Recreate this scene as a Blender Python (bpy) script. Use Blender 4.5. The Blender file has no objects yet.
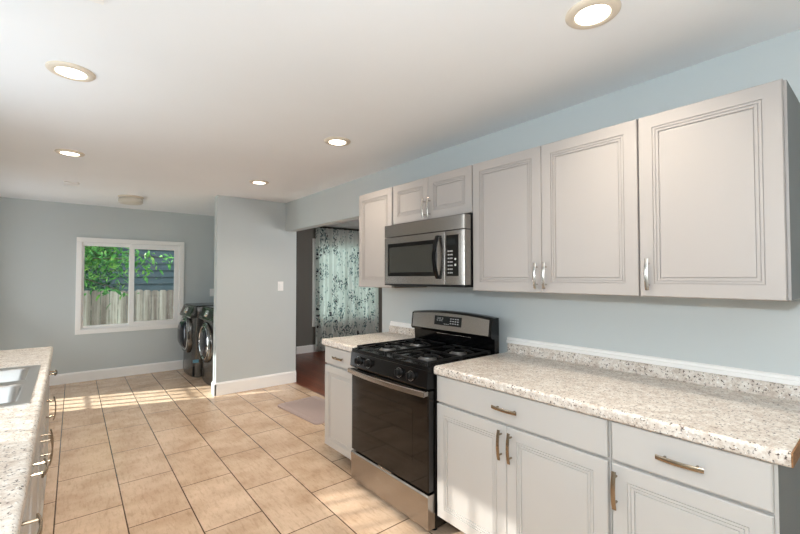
import bpy, bmesh, math, random
from mathutils import Vector, Matrix, Euler
random.seed(7)
SC = bpy.context.scene
COL = SC.collection

# ------------------------------------------------------------------ camera
cam_d = bpy.data.cameras.new('camera'); cam = bpy.data.objects.new('camera', cam_d); COL.objects.link(cam)
cam_d.sensor_width = 36.0; cam_d.lens = 407.186/800*36.0; cam_d.clip_start = 0.02; cam_d.clip_end = 200
cam.location = (0, 0, 1.3961)
cam.rotation_euler = (math.radians(90+1.4167), 0, math.radians(-39.2702))
SC.camera = cam
# ------------------------------------------------------------------ world, sun, daylight, exposure
SC.view_settings.view_transform = 'Standard'; SC.view_settings.look = 'None'
SC.view_settings.gamma = 1.0; SC.view_settings.exposure = 0.11
SC.view_settings.use_curve_mapping = False
SC.cycles.use_denoising = True; SC.cycles.denoising_prefilter = 'ACCURATE'; SC.cycles.denoising_input_passes = 'RGB_ALBEDO_NORMAL'
SC.cycles.max_bounces = 10; SC.cycles.diffuse_bounces = 6; SC.cycles.glossy_bounces = 4
SC.cycles.transparent_max_bounces = 12; SC.cycles.sample_clamp_indirect = 6.0
SC.cycles.caustics_reflective = False; SC.cycles.caustics_refractive = False
W = bpy.data.worlds.new('sky'); SC.world = W; W.use_nodes = True
bg = W.node_tree.nodes['Background']; bg.inputs[0].default_value = (0.80, 0.90, 1.0, 1); bg.inputs[1].default_value = 3.0
XW = 2.2255; XL = -0.70; YF = 6.935; YP = 5.1094; ZC = 2.3746; YB = -2.6
SUN_DIR = Vector((0.947, -0.32, -0.664)).normalized()
sd = bpy.data.lights.new('sun', 'SUN'); sd.energy = 3.5; sd.angle = math.radians(1.2); sd.color = (1.0, 0.97, 0.93)
so = bpy.data.objects.new('sun', sd); COL.objects.link(so); so.rotation_euler = SUN_DIR.to_track_quat('-Z', 'Y').to_euler()

def area(name, loc, direction, sx, sy, energy, color):
    l = bpy.data.lights.new(name, 'AREA'); l.shape = 'RECTANGLE'; l.size = sx; l.size_y = sy; l.energy = energy; l.color = color
    o = bpy.data.objects.new(name, l); COL.objects.link(o); o.location = loc
    o.rotation_euler = Vector(direction).to_track_quat('-Z', 'Y').to_euler(); return o
DAY = (0.84, 0.93, 1.0)
LK = dict(world=2.6, sun=11.0, sink=11.5, flash=63, door=3, ceil_fill=12, lamp=5.2, dine=36, dine_fill=37)
bg.inputs[1].default_value = LK['world']; sd.energy = LK['sun']
area('daylight_sink_window', (-0.72, 2.45, 1.62), (1, 0, 0.05), 1.25, 0.72, LK['sink'], DAY)
fl_ = bpy.data.lights.new('photographer_flash', 'POINT'); fl_.energy = LK['flash']; fl_.shadow_soft_size = 0.03; fl_.color = (0.90, 0.96, 1.0)
fo_ = bpy.data.objects.new('photographer_flash', fl_); COL.objects.link(fo_); fo_.location = (0.0, 0.02, 1.60)
area('added_curtain_fill', (3.9, 1.96, 1.35), (0, 1, 0.0), 1.3, 1.4, LK['dine_fill'], (1.0, 0.94, 0.88))  # unseen lamp added to light the curtain from the front
area('daylight_glass_door', (-0.72, 6.05, 1.1), (1, 0, 0.0), 0.6, 1.8, LK['door'], DAY)
area('added_ceiling_fill', (-0.72, 6.05, 0.7), (1, -0.5, 0.9), 0.6, 1.2, LK['ceil_fill'], (0.97, 0.98, 1.0))  # extra lamp tilted up, added to brighten the far ceiling
area('daylight_dining_window', (4.31, YF+0.06, 1.3), (0, -1, 0), 1.3, 1.4, LK['dine'], (0.94, 0.98, 1.0))

# ------------------------------------------------------------------ dimensions

XD = 1.564; XU = 1.868
Y0, Y1, Y2, Y3 = 1.604, 1.1476, 0.6907, 0.2270
YM = 2.3765; YL = 2.825

# ------------------------------------------------------------------ materials
def new_mat(name):
    m = bpy.data.materials.new(name); m.use_nodes = True
    nt = m.node_tree; return m, nt, nt.nodes['Principled BSDF']
def lin(c):
    return tuple((x/12.92 if x <= 0.04045 else ((x+0.055)/1.055)**2.4) for x in c)
def srgb(r, g, b): return lin((r/255, g/255, b/255)) + (1,)
def coords(nt, scale=(1, 1, 1)):
    tc = nt.nodes.new('ShaderNodeTexCoord'); mp = nt.nodes.new('ShaderNodeMapping')
    mp.inputs['Scale'].default_value = scale; nt.links.new(tc.outputs['Object'], mp.inputs[0]); return mp.outputs[0]
def noise(nt, vec, scale, detail=3, rough=0.5):
    n = nt.nodes.new('ShaderNodeTexNoise'); n.inputs['Scale'].default_value = scale; n.inputs['Detail'].default_value = detail
    n.inputs['Roughness'].default_value = rough; nt.links.new(vec, n.inputs['Vector']); return n.outputs[0]
def ramp(nt, fac, stops, interp='LINEAR'):
    r = nt.nodes.new('ShaderNodeValToRGB'); cr = r.color_ramp; cr.interpolation = interp
    while len(cr.elements) > 1: cr.elements.remove(cr.elements[-1])
    cr.elements[0].position = stops[0][0]; cr.elements[0].color = stops[0][1]
    for p, c in stops[1:]:
        e = cr.elements.new(p); e.color = c
    nt.links.new(fac, r.inputs[0]); return r.outputs[0]
def mix(nt, fac, a, b, mode='MIX'):
    n = nt.nodes.new('ShaderNodeMix'); n.data_type = 'RGBA'; n.blend_type = mode
    for sock, v in ((n.inputs[0], fac), (n.inputs[6], a), (n.inputs[7], b)):
        if isinstance(v, (int, float)): sock.default_value = v
        elif isinstance(v, tuple): sock.default_value = v
        else: nt.links.new(v, sock)
    return n.outputs[2]
def bump(nt, p, h, strength, dist=0.002):
    b = nt.nodes.new('ShaderNodeBump'); b.inputs['Strength'].default_value = strength; b.inputs['Distance'].default_value = dist
    nt.links.new(h, b.inputs['Height']); nt.links.new(b.outputs[0], p.inputs['Normal'])
def paint(name, col, rough=0.5, metal=0.0, var=0.04, scale=6, bmp=0.0, stretch=(1, 1, 1), bscale=None, spec=None):
    m, nt, p = new_mat(name)
    v = coords(nt, stretch); n = noise(nt, v, scale)
    dk = tuple(max(0, c*(1-var)) for c in col[:3])+(1,); lt = tuple(min(1, c*(1+var)) for c in col[:3])+(1,)
    c = ramp(nt, n, [(0.3, dk), (0.7, lt)]); nt.links.new(c, p.inputs['Base Color'])
    p.inputs['Roughness'].default_value = rough; p.inputs['Metallic'].default_value = metal
    if spec is not None: p.inputs['Specular IOR Level'].default_value = spec
    if bmp:
        bump(nt, p, noise(nt, v, bscale or scale*20, 2), bmp, 0.001)
    return m
def brushed(name, col, rough, stretch, var=0.12, scale=30):
    m, nt, p = new_mat(name)
    v = coords(nt, stretch); n = noise(nt, v, scale, 4, 0.6)
    dk = tuple(c*(1-var) for c in col[:3])+(1,); lt = tuple(min(1, c*(1+var)) for c in col[:3])+(1,)
    nt.links.new(ramp(nt, n, [(0.35, dk), (0.65, lt)]), p.inputs['Base Color'])
    p.inputs['Metallic'].default_value = 1.0
    rr = nt.nodes.new('ShaderNodeMapRange'); rr.inputs[3].default_value = rough*0.96; rr.inputs[4].default_value = rough*1.04
    nt.links.new(n, rr.inputs[0]); nt.links.new(rr.outputs[0], p.inputs['Roughness'])
    return m
M = {}
M['wall'] = paint('wall_paint', srgb(197, 204, 205), 0.55, var=0.015, scale=1.5, bmp=0.08, bscale=220)
M['ceiling'] = paint('ceiling_paint', srgb(245, 247, 249), 0.85, var=0.01, scale=2)
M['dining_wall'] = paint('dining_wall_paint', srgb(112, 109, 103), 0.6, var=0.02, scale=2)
M['white'] = paint('white_trim_paint', srgb(248, 247, 245), 0.35, var=0.01, scale=4)
M['vinyl'] = paint('white_vinyl', srgb(247, 247, 246), 0.3, var=0.01, scale=4)
M['cab'] = paint('cabinet_paint', srgb(171, 165, 161), 0.42, var=0.012, scale=3)
M['cab_base'] = paint('cabinet_paint_lightened', srgb(197, 194, 190), 0.42, var=0.012, scale=3)  # same paint as the uppers; the light difference is put into its colour
M['cab_side'] = paint('cabinet_side_shaded', srgb(118, 118, 115), 0.5, var=0.02, scale=3)  # shade of the end panels put into a darker colour
M['cab_under'] = paint('cabinet_underside_wood', srgb(165, 140, 112), 0.6, var=0.15, scale=6, stretch=(8, 1, 1))
M['toe'] = paint('toe_kick_brown', srgb(140, 122, 106), 0.6, var=0.1, scale=8)
M['particle'] = paint('particleboard', srgb(150, 108, 70), 0.8, var=0.3, scale=120)
M['nickel'] = paint('satin_nickel', srgb(158, 142, 122), 0.26, 1.0, var=0.03)
M['nickel_bright'] = paint('polished_nickel', srgb(208, 204, 197), 0.2, 1.0, var=0.02)
M['chrome'] = paint('chrome', srgb(225, 225, 225), 0.08, 1.0, var=0.01)
M['steel'] = brushed('stainless_steel', srgb(164, 158, 152), 0.27, (20, 0.3, 20), var=0.02)
M['steel_v'] = brushed('stainless_sink', srgb(205, 204, 202), 0.28, (10, 0.6, 10), var=0.02)
M['black'] = paint('black_enamel', srgb(7, 7, 8), 0.16, var=0.05, spec=0.3)
M['black_matte'] = paint('black_plastic', srgb(14, 14, 15), 0.42, var=0.1, spec=0.3)
M['iron'] = paint('cast_iron', srgb(12, 12, 12), 0.45, var=0.2, scale=60, spec=0.4)
M['burner'] = paint('burner_alloy', srgb(150, 148, 146), 0.4, 0.8, var=0.1, scale=40)
M['glass_black'] = paint('black_oven_glass', srgb(7, 6, 6), 0.06, var=0.02)
M['mw_glass'] = paint('microwave_window_glass', srgb(58, 58, 54), 0.12, var=0.04, scale=3)
M['keys'] = paint('printed_white_ink', srgb(190, 190, 190), 0.5, var=0.05)
M['lcd'] = paint('lcd_dark', srgb(24, 28, 30), 0.1, var=0.1)
M['graphite'] = brushed('graphite_metal', srgb(104, 102, 99), 0.27, (10, 10, 0.5), var=0.03)
M['dark_glass'] = paint('dark_door_glass', srgb(40, 42, 48), 0.05, 0.3, var=0.05)
M['sticker'] = paint('blue_sticker', srgb(120, 175, 200), 0.5, var=0.1, scale=60)
M['rug'] = None
M['wire'] = paint('black_rod_metal', srgb(30, 28, 27), 0.4, 0.6)
M['bark'] = paint('bark', srgb(90, 74, 60), 0.9, var=0.3, scale=20, bmp=0.5)
M['ground'] = paint('yard_grass', srgb(96, 112, 66), 0.95, var=0.3, scale=12)
M['siding'] = paint('blue_grey_siding', srgb(66, 80, 85), 0.7, var=0.06, scale=5)
M['roof'] = paint('dark_shingles', srgb(70, 70, 72), 0.9, var=0.2, scale=15)

def granite():
    m, nt, p = new_mat('speckled_laminate')
    v = coords(nt)
    base = ramp(nt, noise(nt, v, 34, 6, 0.7), [(0.28, srgb(168, 150, 136)), (0.44, srgb(206, 194, 182)), (0.58, srgb(226, 219, 210)), (0.75, srgb(238, 234, 228))])
    spk = ramp(nt, noise(nt, v, 110, 3, 0.6), [(0.36, (0, 0, 0, 1)), (0.41, (1, 1, 1, 1))])
    c = mix(nt, spk, srgb(80, 66, 58), base)
    spk2 = ramp(nt, noise(nt, v, 70, 4, 0.65), [(0.30, (0, 0, 0, 1)), (0.36, (1, 1, 1, 1))])
    c = mix(nt, spk2, srgb(120, 104, 96), c)
    wh = ramp(nt, noise(nt, v, 85, 4, 0.6), [(0.60, (0, 0, 0, 1)), (0.68, (1, 1, 1, 1))])
    c = mix(nt, wh, c, srgb(244, 242, 238))
    nt.links.new(c, p.inputs['Base Color']); p.inputs['Roughness'].default_value = 0.3
    return m
M['granite'] = granite()

def tiles():
    m, nt, p = new_mat('beige_floor_tile')
    tc = nt.nodes.new('ShaderNodeTexCoord'); sx = nt.nodes.new('ShaderNodeSeparateXYZ'); nt.links.new(tc.outputs['Object'], sx.inputs[0])
    def mth(op, a, b):
        n = nt.nodes.new('ShaderNodeMath'); n.operation = op
        for i, q in enumerate((a, b)):
            if isinstance(q, (int, float)): n.inputs[i].default_value = q
            else: nt.links.new(q, n.inputs[i])
        return n.outputs[0]
    tx = mth('SUBTRACT', sx.outputs[1], 2.43-6.1)
    ty = mth('SUBTRACT', mth('SUBTRACT', sx.outputs[0], mth('MULTIPLY', sx.outputs[1], 0.010)), 0.257-3.215)
    cb = nt.nodes.new('ShaderNodeCombineXYZ'); nt.links.new(tx, cb.inputs[0]); nt.links.new(ty, cb.inputs[1])
    br = nt.nodes.new('ShaderNodeTexBrick'); br.offset = 0.5; br.offset_frequency = 2
    br.inputs['Scale'].default_value = 1; br.inputs['Brick Width'].default_value = 0.61; br.inputs['Row Height'].default_value = 0.3215
    br.inputs['Mortar Size'].default_value = 0.0036; br.inputs['Mortar Smooth'].default_value = 0.1
    br.inputs['Color1'].default_value = srgb(216, 188, 161); br.inputs['Color2'].default_value = srgb(229, 202, 176)
    br.inputs['Mortar'].default_value = srgb(96, 74, 56)
    nt.links.new(cb.outputs[0], br.inputs['Vector'])
    v = coords(nt, (16, 3.0, 1)); n1 = noise(nt, v, 3.2, 8, 0.72)
    st = ramp(nt, n1, [(0.25, srgb(212, 202, 192)), (0.52, (1, 1, 1, 1)), (0.8, srgb(240, 235, 229))])
    v2 = coords(nt, (1, 1, 1)); cl = ramp(nt, noise(nt, v2, 3.5, 5, 0.6), [(0.3, srgb(222, 214, 206)), (0.62, (1, 1, 1, 1))])
    c = mix(nt, 0.9, br.outputs[0], st, 'MULTIPLY'); c = mix(nt, 1.0, c, cl, 'MULTIPLY')
    nt.links.new(c, p.inputs['Base Color']); p.inputs['Roughness'].default_value = 0.27
    iv = mth('SUBTRACT', 1.0, br.outputs[1]); bump(nt, p, iv, 0.5, 0.002)
    return m
M['tile'] = tiles()

def planks(name, c1, c2, mortar, w, h, along_y=True, rough=0.3):
    m, nt, p = new_mat(name)
    tc = nt.nodes.new('ShaderNodeTexCoord'); mp = nt.nodes.new('ShaderNodeMapping'); nt.links.new(tc.outputs['Object'], mp.inputs[0])
    if along_y: mp.inputs['Rotation'].default_value = (0, 0, math.pi/2)
    br = nt.nodes.new('ShaderNodeTexBrick'); br.offset = 0.37
    br.inputs['Scale'].default_value = 1; br.inputs['Brick Width'].default_value = w; br.inputs['Row Height'].default_value = h
    br.inputs['Mortar Size'].default_value = 0.0012
    br.inputs['Color1'].default_value = c1; br.inputs['Color2'].default_value = c2; br.inputs['Mortar'].default_value = mortar
    nt.links.new(mp.outputs[0], br.inputs['Vector'])
    gr = ramp(nt, noise(nt, coords(nt, (22, 1.5, 1)), 3, 5, 0.6), [(0.3, srgb(180, 170, 165)), (0.6, (1, 1, 1, 1))])
    nt.links.new(mix(nt, 1.0, br.outputs[0], gr, 'MULTIPLY'), p.inputs['Base Color']); p.inputs['Roughness'].default_value = rough
    return m
M['wood_floor'] = planks('red_brown_hardwood', srgb(146, 76, 46), srgb(120, 60, 36), srgb(40, 18, 12), 0.9, 0.085)

def fence_mat():
    m, nt, p = new_mat('weathered_fence_wood')
    v = coords(nt, (1, 1, 0.06)); g = noise(nt, v, 26, 6, 0.65)
    c = ramp(nt, g, [(0.28, srgb(142, 122, 112)), (0.5, srgb(206, 188, 177)), (0.72, srgb(230, 217, 208))])
    b = ramp(nt, noise(nt, coords(nt, (1, 1, 0.02)), 5.5, 1, 0.5), [(0.35, srgb(160, 150, 148)), (0.65, (1, 1, 1, 1))], 'LINEAR')
    nt.links.new(mix(nt, 1.0, c, b, 'MULTIPLY'), p.inputs['Base Color']); p.inputs['Roughness'].default_value = 0.85
    return m
M['fence'] = fence_mat()

def leaf_mat(name, a, b_, d):
    m, nt, p = new_mat(name)
    c = ramp(nt, noise(nt, coords(nt), 7, 3, 0.6), [(0.3, a), (0.5, b_), (0.72, d)])
    nt.links.new(c, p.inputs['Base Color']); p.inputs['Roughness'].default_value = 0.45
    tr = nt.nodes.new('ShaderNodeBsdfTranslucent'); nt.links.new(c, tr.inputs[0])
    ms = nt.nodes.new('ShaderNodeMixShader'); ms.inputs[0].default_value = 0.4
    nt.links.new(p.outputs[0], ms.inputs[1]); nt.links.new(tr.outputs[0], ms.inputs[2])
    nt.links.new(ms.outputs[0], nt.nodes['Material Output'].inputs[0]); return m
M['leaf'] = leaf_mat('bright_green_leaf', srgb(44, 104, 50), srgb(86, 156, 70), srgb(170, 206, 100))
M['leaf_dark'] = leaf_mat('dark_green_leaf', srgb(22, 58, 34), srgb(34, 82, 46), srgb(60, 116, 58))

def pane_mat(name='window_glass', tint=(0.93, 0.97, 0.96, 1)):
    m, nt, p = new_mat(name)
    t = nt.nodes.new('ShaderNodeBsdfTransparent'); t.inputs[0].default_value = tint
    g = nt.nodes.new('ShaderNodeBsdfGlossy'); g.inputs['Roughness'].default_value = 0.02
    f = nt.nodes.new('ShaderNodeFresnel'); f.inputs[0].default_value = 1.45
    ms = nt.nodes.new('ShaderNodeMixShader'); nt.links.new(f.outputs[0], ms.inputs[0])
    nt.links.new(t.outputs[0], ms.inputs[1]); nt.links.new(g.outputs[0], ms.inputs[2])
    nt.links.new(ms.outputs[0], nt.nodes['Material Output'].inputs[0]); return m
M['pane'] = pane_mat()
M['dim_pane'] = pane_mat('sun_dimming_glass', (0.58, 0.58, 0.57, 1))  # grey tint added to weaken the sun here; no screen is seen

def curtain_mat():
    m, nt, p = new_mat('floral_curtain_fabric')
    tc = nt.nodes.new('ShaderNodeTexCoord')
    uv = tc.outputs['UV']
    def dn(scale):
        n = nt.nodes.new('ShaderNodeTexNoise'); n.inputs['Scale'].default_value = scale; n.inputs['Detail'].default_value = 2
        nt.links.new(uv, n.inputs['Vector'])
        d = nt.nodes.new('ShaderNodeVectorMath'); d.operation = 'MULTIPLY_ADD'
        nt.links.new(n.outputs[1], d.inputs[0]); d.inputs[1].default_value = (0.05, 0.05, 0); nt.links.new(uv, d.inputs[2]); return d.outputs[0]
    vv = dn(12)
    def blobs(scale, stretch, lo, hi, dens):
        mp = nt.nodes.new('ShaderNodeMapping'); mp.inputs['Scale'].default_value = stretch; nt.links.new(vv, mp.inputs[0])
        vo = nt.nodes.new('ShaderNodeTexVoronoi'); vo.inputs['Scale'].default_value = scale; nt.links.new(mp.outputs[0], vo.inputs['Vector'])
        a = ramp(nt, vo.outputs['Distance'], [(lo, (1, 1, 1, 1)), (hi, (0, 0, 0, 1))])
        s = nt.nodes.new('ShaderNodeSeparateColor'); nt.links.new(vo.outputs['Color'], s.inputs[0])
        b = ramp(nt, s.outputs[0], [(dens-0.02, (1, 1, 1, 1)), (dens, (0, 0, 0, 1))])
        k = nt.nodes.new('ShaderNodeMath'); k.operation = 'MULTIPLY'; nt.links.new(a, k.inputs[0]); nt.links.new(b, k.inputs[1]); return k.outputs[0]
    def mul(a, b):
        k = nt.nodes.new('ShaderNodeMath'); k.operation = 'MULTIPLY'; nt.links.new(a, k.inputs[0]); nt.links.new(b, k.inputs[1]); return k.outputs[0]
    cl = nt.nodes.new('ShaderNodeTexVoronoi'); cl.inputs['Scale'].default_value = 5.2
    mp_ = nt.nodes.new('ShaderNodeMapping'); mp_.inputs['Scale'].default_value = (1.25, 0.8, 1); nt.links.new(vv, mp_.inputs[0]); nt.links.new(mp_.outputs[0], cl.inputs['Vector'])
    clus = ramp(nt, cl.outputs['Distance'], [(0.48, (1, 1, 1, 1)), (0.58, (0, 0, 0, 1))])
    base = srgb(238, 239, 235)
    c = mix(nt, blobs(19, (1.5, 0.9, 1), 0.26, 0.34, 0.40), base, srgb(168, 184, 184))
    c = mix(nt, mul(blobs(23, (1.7, 0.9, 1), 0.36, 0.42, 0.85), clus), c, srgb(112, 140, 142))
    c = mix(nt, mul(blobs(30, (1.6, 1, 1), 0.34, 0.40, 0.62), clus), c, srgb(56, 78, 84))
    c = mix(nt, mul(blobs(14, (1.1, 1, 1), 0.24, 0.30, 0.38), clus), c, srgb(70, 66, 76))
    nt.links.new(c, p.inputs['Base Color']); p.inputs['Roughness'].default_value = 0.9
    tr = nt.nodes.new('ShaderNodeBsdfTranslucent'); nt.links.new(mix(nt, 1.0, c, srgb(238, 245, 245), 'MULTIPLY'), tr.inputs[0])
    ms = nt.nodes.new('ShaderNodeMixShader'); ms.inputs[0].default_value = 0.45
    nt.links.new(p.outputs[0], ms.inputs[1]); nt.links.new(tr.outputs[0], ms.inputs[2])
    nt.links.new(ms.outputs[0], nt.nodes['Material Output'].inputs[0]); return m
M['curtain'] = curtain_mat()

def rug_mat():
    m, nt, p = new_mat('pink_grey_bath_mat')
    w = nt.nodes.new('ShaderNodeTexWave'); w.inputs['Scale'].default_value = 22; w.inputs['Distortion'].default_value = 0.6
    nt.links.new(coords(nt, (0, 1, 0)), w.inputs['Vector'])
    c = ramp(nt, w.outputs[1], [(0.2, srgb(176, 158, 152)), (0.7, srgb(203, 188, 182))])
    nt.links.new(c, p.inputs['Base Color']); p.inputs['Roughness'].default_value = 0.95
    bump(nt, p, noise(nt, coords(nt), 260, 2), 0.8, 0.004); return m
M['rug'] = rug_mat()

def emit(name, col, s):
    m, nt, p = new_mat(name); p.inputs['Base Color'].default_value = (0.9, 0.9, 0.9, 1)
    p.inputs['Emission Color'].default_value = col; p.inputs['Emission Strength'].default_value = s; return m
M['lamp'] = emit('lit_led_lens', (1.0, 0.90, 0.74, 1), 6.0)
M['trim_ring'] = paint('lamp_trim_white', srgb(226, 214, 196), 0.4, var=0.02)
M['frost'] = paint('frosted_glass_shade', srgb(206, 200, 188), 0.3, var=0.02)

# ------------------------------------------------------------------ mesh builder (world coordinates; localised to its thing on build)
class MB:
    def __init__(s): s.bm = bmesh.new()
    def box(s, a, b, bev=0.0, seg=2):
        x0, y0, z0 = (min(a[i], b[i]) for i in range(3)); x1, y1, z1 = (max(a[i], b[i]) for i in range(3))
        t = bmesh.new(); bmesh.ops.create_cube(t, size=1.0)
        for v in t.verts: v.co = Vector((x0+(v.co.x+0.5)*(x1-x0), y0+(v.co.y+0.5)*(y1-y0), z0+(v.co.z+0.5)*(z1-z0)))
        if bev > 0: bmesh.ops.bevel(t, geom=list(t.edges), offset=min(bev, 0.45*min(x1-x0, y1-y0, z1-z0)), segments=seg, affect='EDGES', profile=0.5)
        s.merge(t); return s
    def merge(s, t):
        me = bpy.data.meshes.new('tmp'); t.to_mesh(me); s.bm.from_mesh(me); bpy.data.meshes.remove(me); t.free()
    def poly(s, pts): 
        vs = [s.bm.verts.new(p) for p in pts]; return s.bm.faces.new(vs)
    def prism(s, prof, axis, a, b):           # prof: 2D points in the two other axes (cyclic order x,y,z without axis)
        i = 'xyz'.index(axis)
        def mk(p, t):
            q = [0, 0, 0]; o = [k for k in range(3) if k != i]; q[o[0]] = p[0]; q[o[1]] = p[1]; q[i] = t; return q
        A = [s.bm.verts.new(mk(p, a)) for p in prof]; B = [s.bm.verts.new(mk(p, b)) for p in prof]; n = len(prof)
        for k in range(n): s.bm.faces.new((A[k], A[(k+1) % n], B[(k+1) % n], B[k]))
        s.bm.faces.new(A[::-1]); s.bm.faces.new(B); return s
    def lathe(s, prof, center, axis=(0, 0, 1), n=32, caps=True, scale=(1, 1)):   # prof: (radius, height along axis)
        ax = Vector(axis).normalized(); q = ax.to_track_quat('Z', 'Y'); c = Vector(center); rings = []
        for r, h in prof:
            rings.append([s.bm.verts.new(c+q @ Vector((r*math.cos(2*math.pi*k/n)*scale[0], r*math.sin(2*math.pi*k/n)*scale[1], h))) for k in range(n)])
        for A, B in zip(rings, rings[1:]):
            for k in range(n): s.bm.faces.new((A[k], A[(k+1) % n], B[(k+1) % n], B[k]))
        if caps:
            s.bm.faces.new(rings[0][::-1]); s.bm.faces.new(rings[-1])
        return s
    def tube(s, pts, r, n=10, caps=True):
        pts = [Vector(p) for p in pts]; rings = []; rs = r if isinstance(r, (list, tuple)) else [r]*len(pts)
        up = Vector((0, 0, 1)); d0 = (pts[1]-pts[0]).normalized()
        if abs(d0.dot(up)) > 0.9: up = Vector((1, 0, 0))
        for i, p in enumerate(pts):
            d = ((pts[min(i+1, len(pts)-1)]-pts[max(i-1, 0)])).normalized()
            a = d.cross(up).normalized(); b = a.cross(d).normalized()
            rings.append([s.bm.verts.new(p+rs[i]*(a*math.cos(2*math.pi*k/n)+b*math.sin(2*math.pi*k/n))) for k in range(n)])
        for A, B in zip(rings, rings[1:]):
            for k in range(n): s.bm.faces.new((A[k], A[(k+1) % n], B[(k+1) % n], B[k]))
        if caps: s.bm.faces.new(rings[0][::-1]); s.bm.faces.new(rings[-1])
        return s
    def strip(s, pts, w, t, wdir):             # flat bar swept along pts: width w along wdir, thickness t
        pts = [Vector(p) for p in pts]; wd = Vector(wdir).normalized(); R = []
        for i, p in enumerate(pts):
            d = (pts[min(i+1, len(pts)-1)]-pts[max(i-1, 0)]).normalized(); nn = d.cross(wd).normalized()
            R.append([s.bm.verts.new(p+a*wd*w/2+b*nn*t/2) for a, b in ((-1, -.55), (-.75, -1), (.75, -1), (1, -.55), (1, .55), (.75, 1), (-.75, 1), (-1, .55))])
        for A, B in zip(R, R[1:]):
            for k in range(8): s.bm.faces.new((A[k], A[(k+1) % 8], B[(k+1) % 8], B[k]))
        s.bm.faces.new(R[0][::-1]); s.bm.faces.new(R[-1]); return s
    def panel(s, xf, dr, y0, y1, z0, z1, thick, prof):   # framed door: front at x=xf facing dr (-1 or +1); prof = (inset, depth)
        rings = []
        def ring(ins, x): return [s.bm.verts.new((x, y, z)) for y, z in ((y0+ins, z0+ins), (y1-ins, z0+ins), (y1-ins, z1-ins), (y0+ins, z1-ins))]
        rings.append(ring(0, xf-dr*thick)); rings.append(ring(0, xf-dr*0.003))
        for ins, dep in prof: rings.append(ring(ins, xf-dr*dep))
        for A, B in zip(rings, rings[1:]):
            for k in range(4): s.bm.faces.new((A[k], A[(k+1) % 4], B[(k+1) % 4], B[k]))
        s.bm.faces.new(rings[0][::-1]); s.bm.faces.new(rings[-1]); return s
    def build(s, name, mat, parent=None, smooth=None, stuff=False, uv=None):
        off = Vector((0, 0, 0)); q = parent
        while q is not None: off += q.location; q = q.parent
        for v in s.bm.verts: v.co -= off
        bmesh.ops.recalc_face_normals(s.bm, faces=list(s.bm.faces))
        me = bpy.data.meshes.new(name); s.bm.to_mesh(me); s.bm.free()
        me.materials.append(mat)
        if smooth is not None:
            for p in me.polygons: p.use_smooth = True
            me.set_sharp_from_angle(angle=math.radians(smooth))
        o = bpy.data.objects.new(name, me); COL.objects.link(o); o.parent = parent
        if stuff: o['kind'] = 'stuff'
        return o
def thing(name, label, cat, loc, group=None):
    o = bpy.data.objects.new(name, None); o.empty_display_size = 0.1; COL.objects.link(o); o.location = loc
    o['label'] = label; o['category'] = cat
    if group: o['group'] = group
    return o
def tag(o, label, cat, group=None):
    o['label'] = label; o['category'] = cat
    if group: o['group'] = group
    return o
def struct(o): o['kind'] = 'structure'; return o
def recenter(o):                                # move a single-mesh thing's origin to its bounding-box base centre
    vs = [v.co for v in o.data.vertices]
    c = Vector(((min(v.x for v in vs)+max(v.x for v in vs))/2, (min(v.y for v in vs)+max(v.y for v in vs))/2, min(v.z for v in vs)))
    for v in o.data.vertices: v.co -= c
    o.location += c; return o

# ------------------------------------------------------------------ structure
TH = 0.12
struct(MB().box((XL-TH, YB-TH, -0.1), (XW+TH, YF+TH, 0)).build('floor', M['tile']))
struct(MB().box((XW+TH, 2.0, -0.1), (5.7, YF+TH, 0)).build('floor_dining', M['wood_floor']))
struct(MB().box((XL-TH, YB-TH, ZC), (5.7, YF+TH, ZC+0.1)).build('ceiling', M['ceiling']))
WX0, WX1, WZ0, WZ1 = 0.132, 1.325, 0.69, 1.868           # far window hole
DX0, DX1, DZ0, DZ1 = 3.62, 5.0, 0.54, 2.05               # dining window hole
w = MB()
w.box((XL-TH, YF, 0), (WX0, YF+TH, ZC)); w.box((WX1, YF, 0), (XW+TH, YF+TH, ZC))
w.box((WX0, YF, 0), (WX1, YF+TH, WZ0)); w.box((WX0, YF, WZ1), (WX1, YF+TH, ZC))
struct(w.build('wall_far', M['wall']))
w = MB()
w.box((XW+TH, YF, 0), (DX0, YF+TH, ZC)); w.box((DX1, YF, 0), (5.7, YF+TH, ZC))
w.box((DX0, YF, 0), (DX1, YF+TH, DZ0)); w.box((DX0, YF, DZ1), (DX1, YF+TH, ZC))
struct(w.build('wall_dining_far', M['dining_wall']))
OY0 = 2.98
w = MB(); w.box((XW, YB, 0), (XW+TH, OY0, ZC)); w.box((XW, OY0, 2.0), (XW+TH, YP, ZC)); w.box((XW, YP+TH, 0), (XW+TH, YF, ZC))
struct(w.build('wall_right', M['wall']))
struct(MB().box((1.3746, YP, 0), (XW+TH+0.035, YP+TH, ZC)).build('wall_partition', M['wall']))
struct(MB().box((XW+TH+0.035, YP, 0), (XW+TH+0.043, YP+TH, ZC)).build('jamb_shadow', M['black_matte']))  # black strip standing in for the shadow along the jamb edge
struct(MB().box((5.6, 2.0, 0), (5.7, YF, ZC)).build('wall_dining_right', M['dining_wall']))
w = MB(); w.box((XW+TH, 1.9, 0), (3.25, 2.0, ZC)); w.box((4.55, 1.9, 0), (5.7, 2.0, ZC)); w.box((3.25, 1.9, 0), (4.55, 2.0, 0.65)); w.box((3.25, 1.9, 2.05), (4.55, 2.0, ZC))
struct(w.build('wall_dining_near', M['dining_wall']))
struct(MB().box((XL-TH, YB-TH, 0), (XW+TH, YB, ZC)).build('wall_near', M['wall']))
SWY0, SWY1, SWZ0, SWZ1 = 1.82, 3.10, 1.27, 1.99          # window above the sink
GY0, GY1, GZ1 = 5.72, 6.42, 2.03                         # glazed door
w = MB()
def lw(y0, y1, z0, z1): w.box((XL-TH, y0, z0), (XL, y1, z1))
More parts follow.
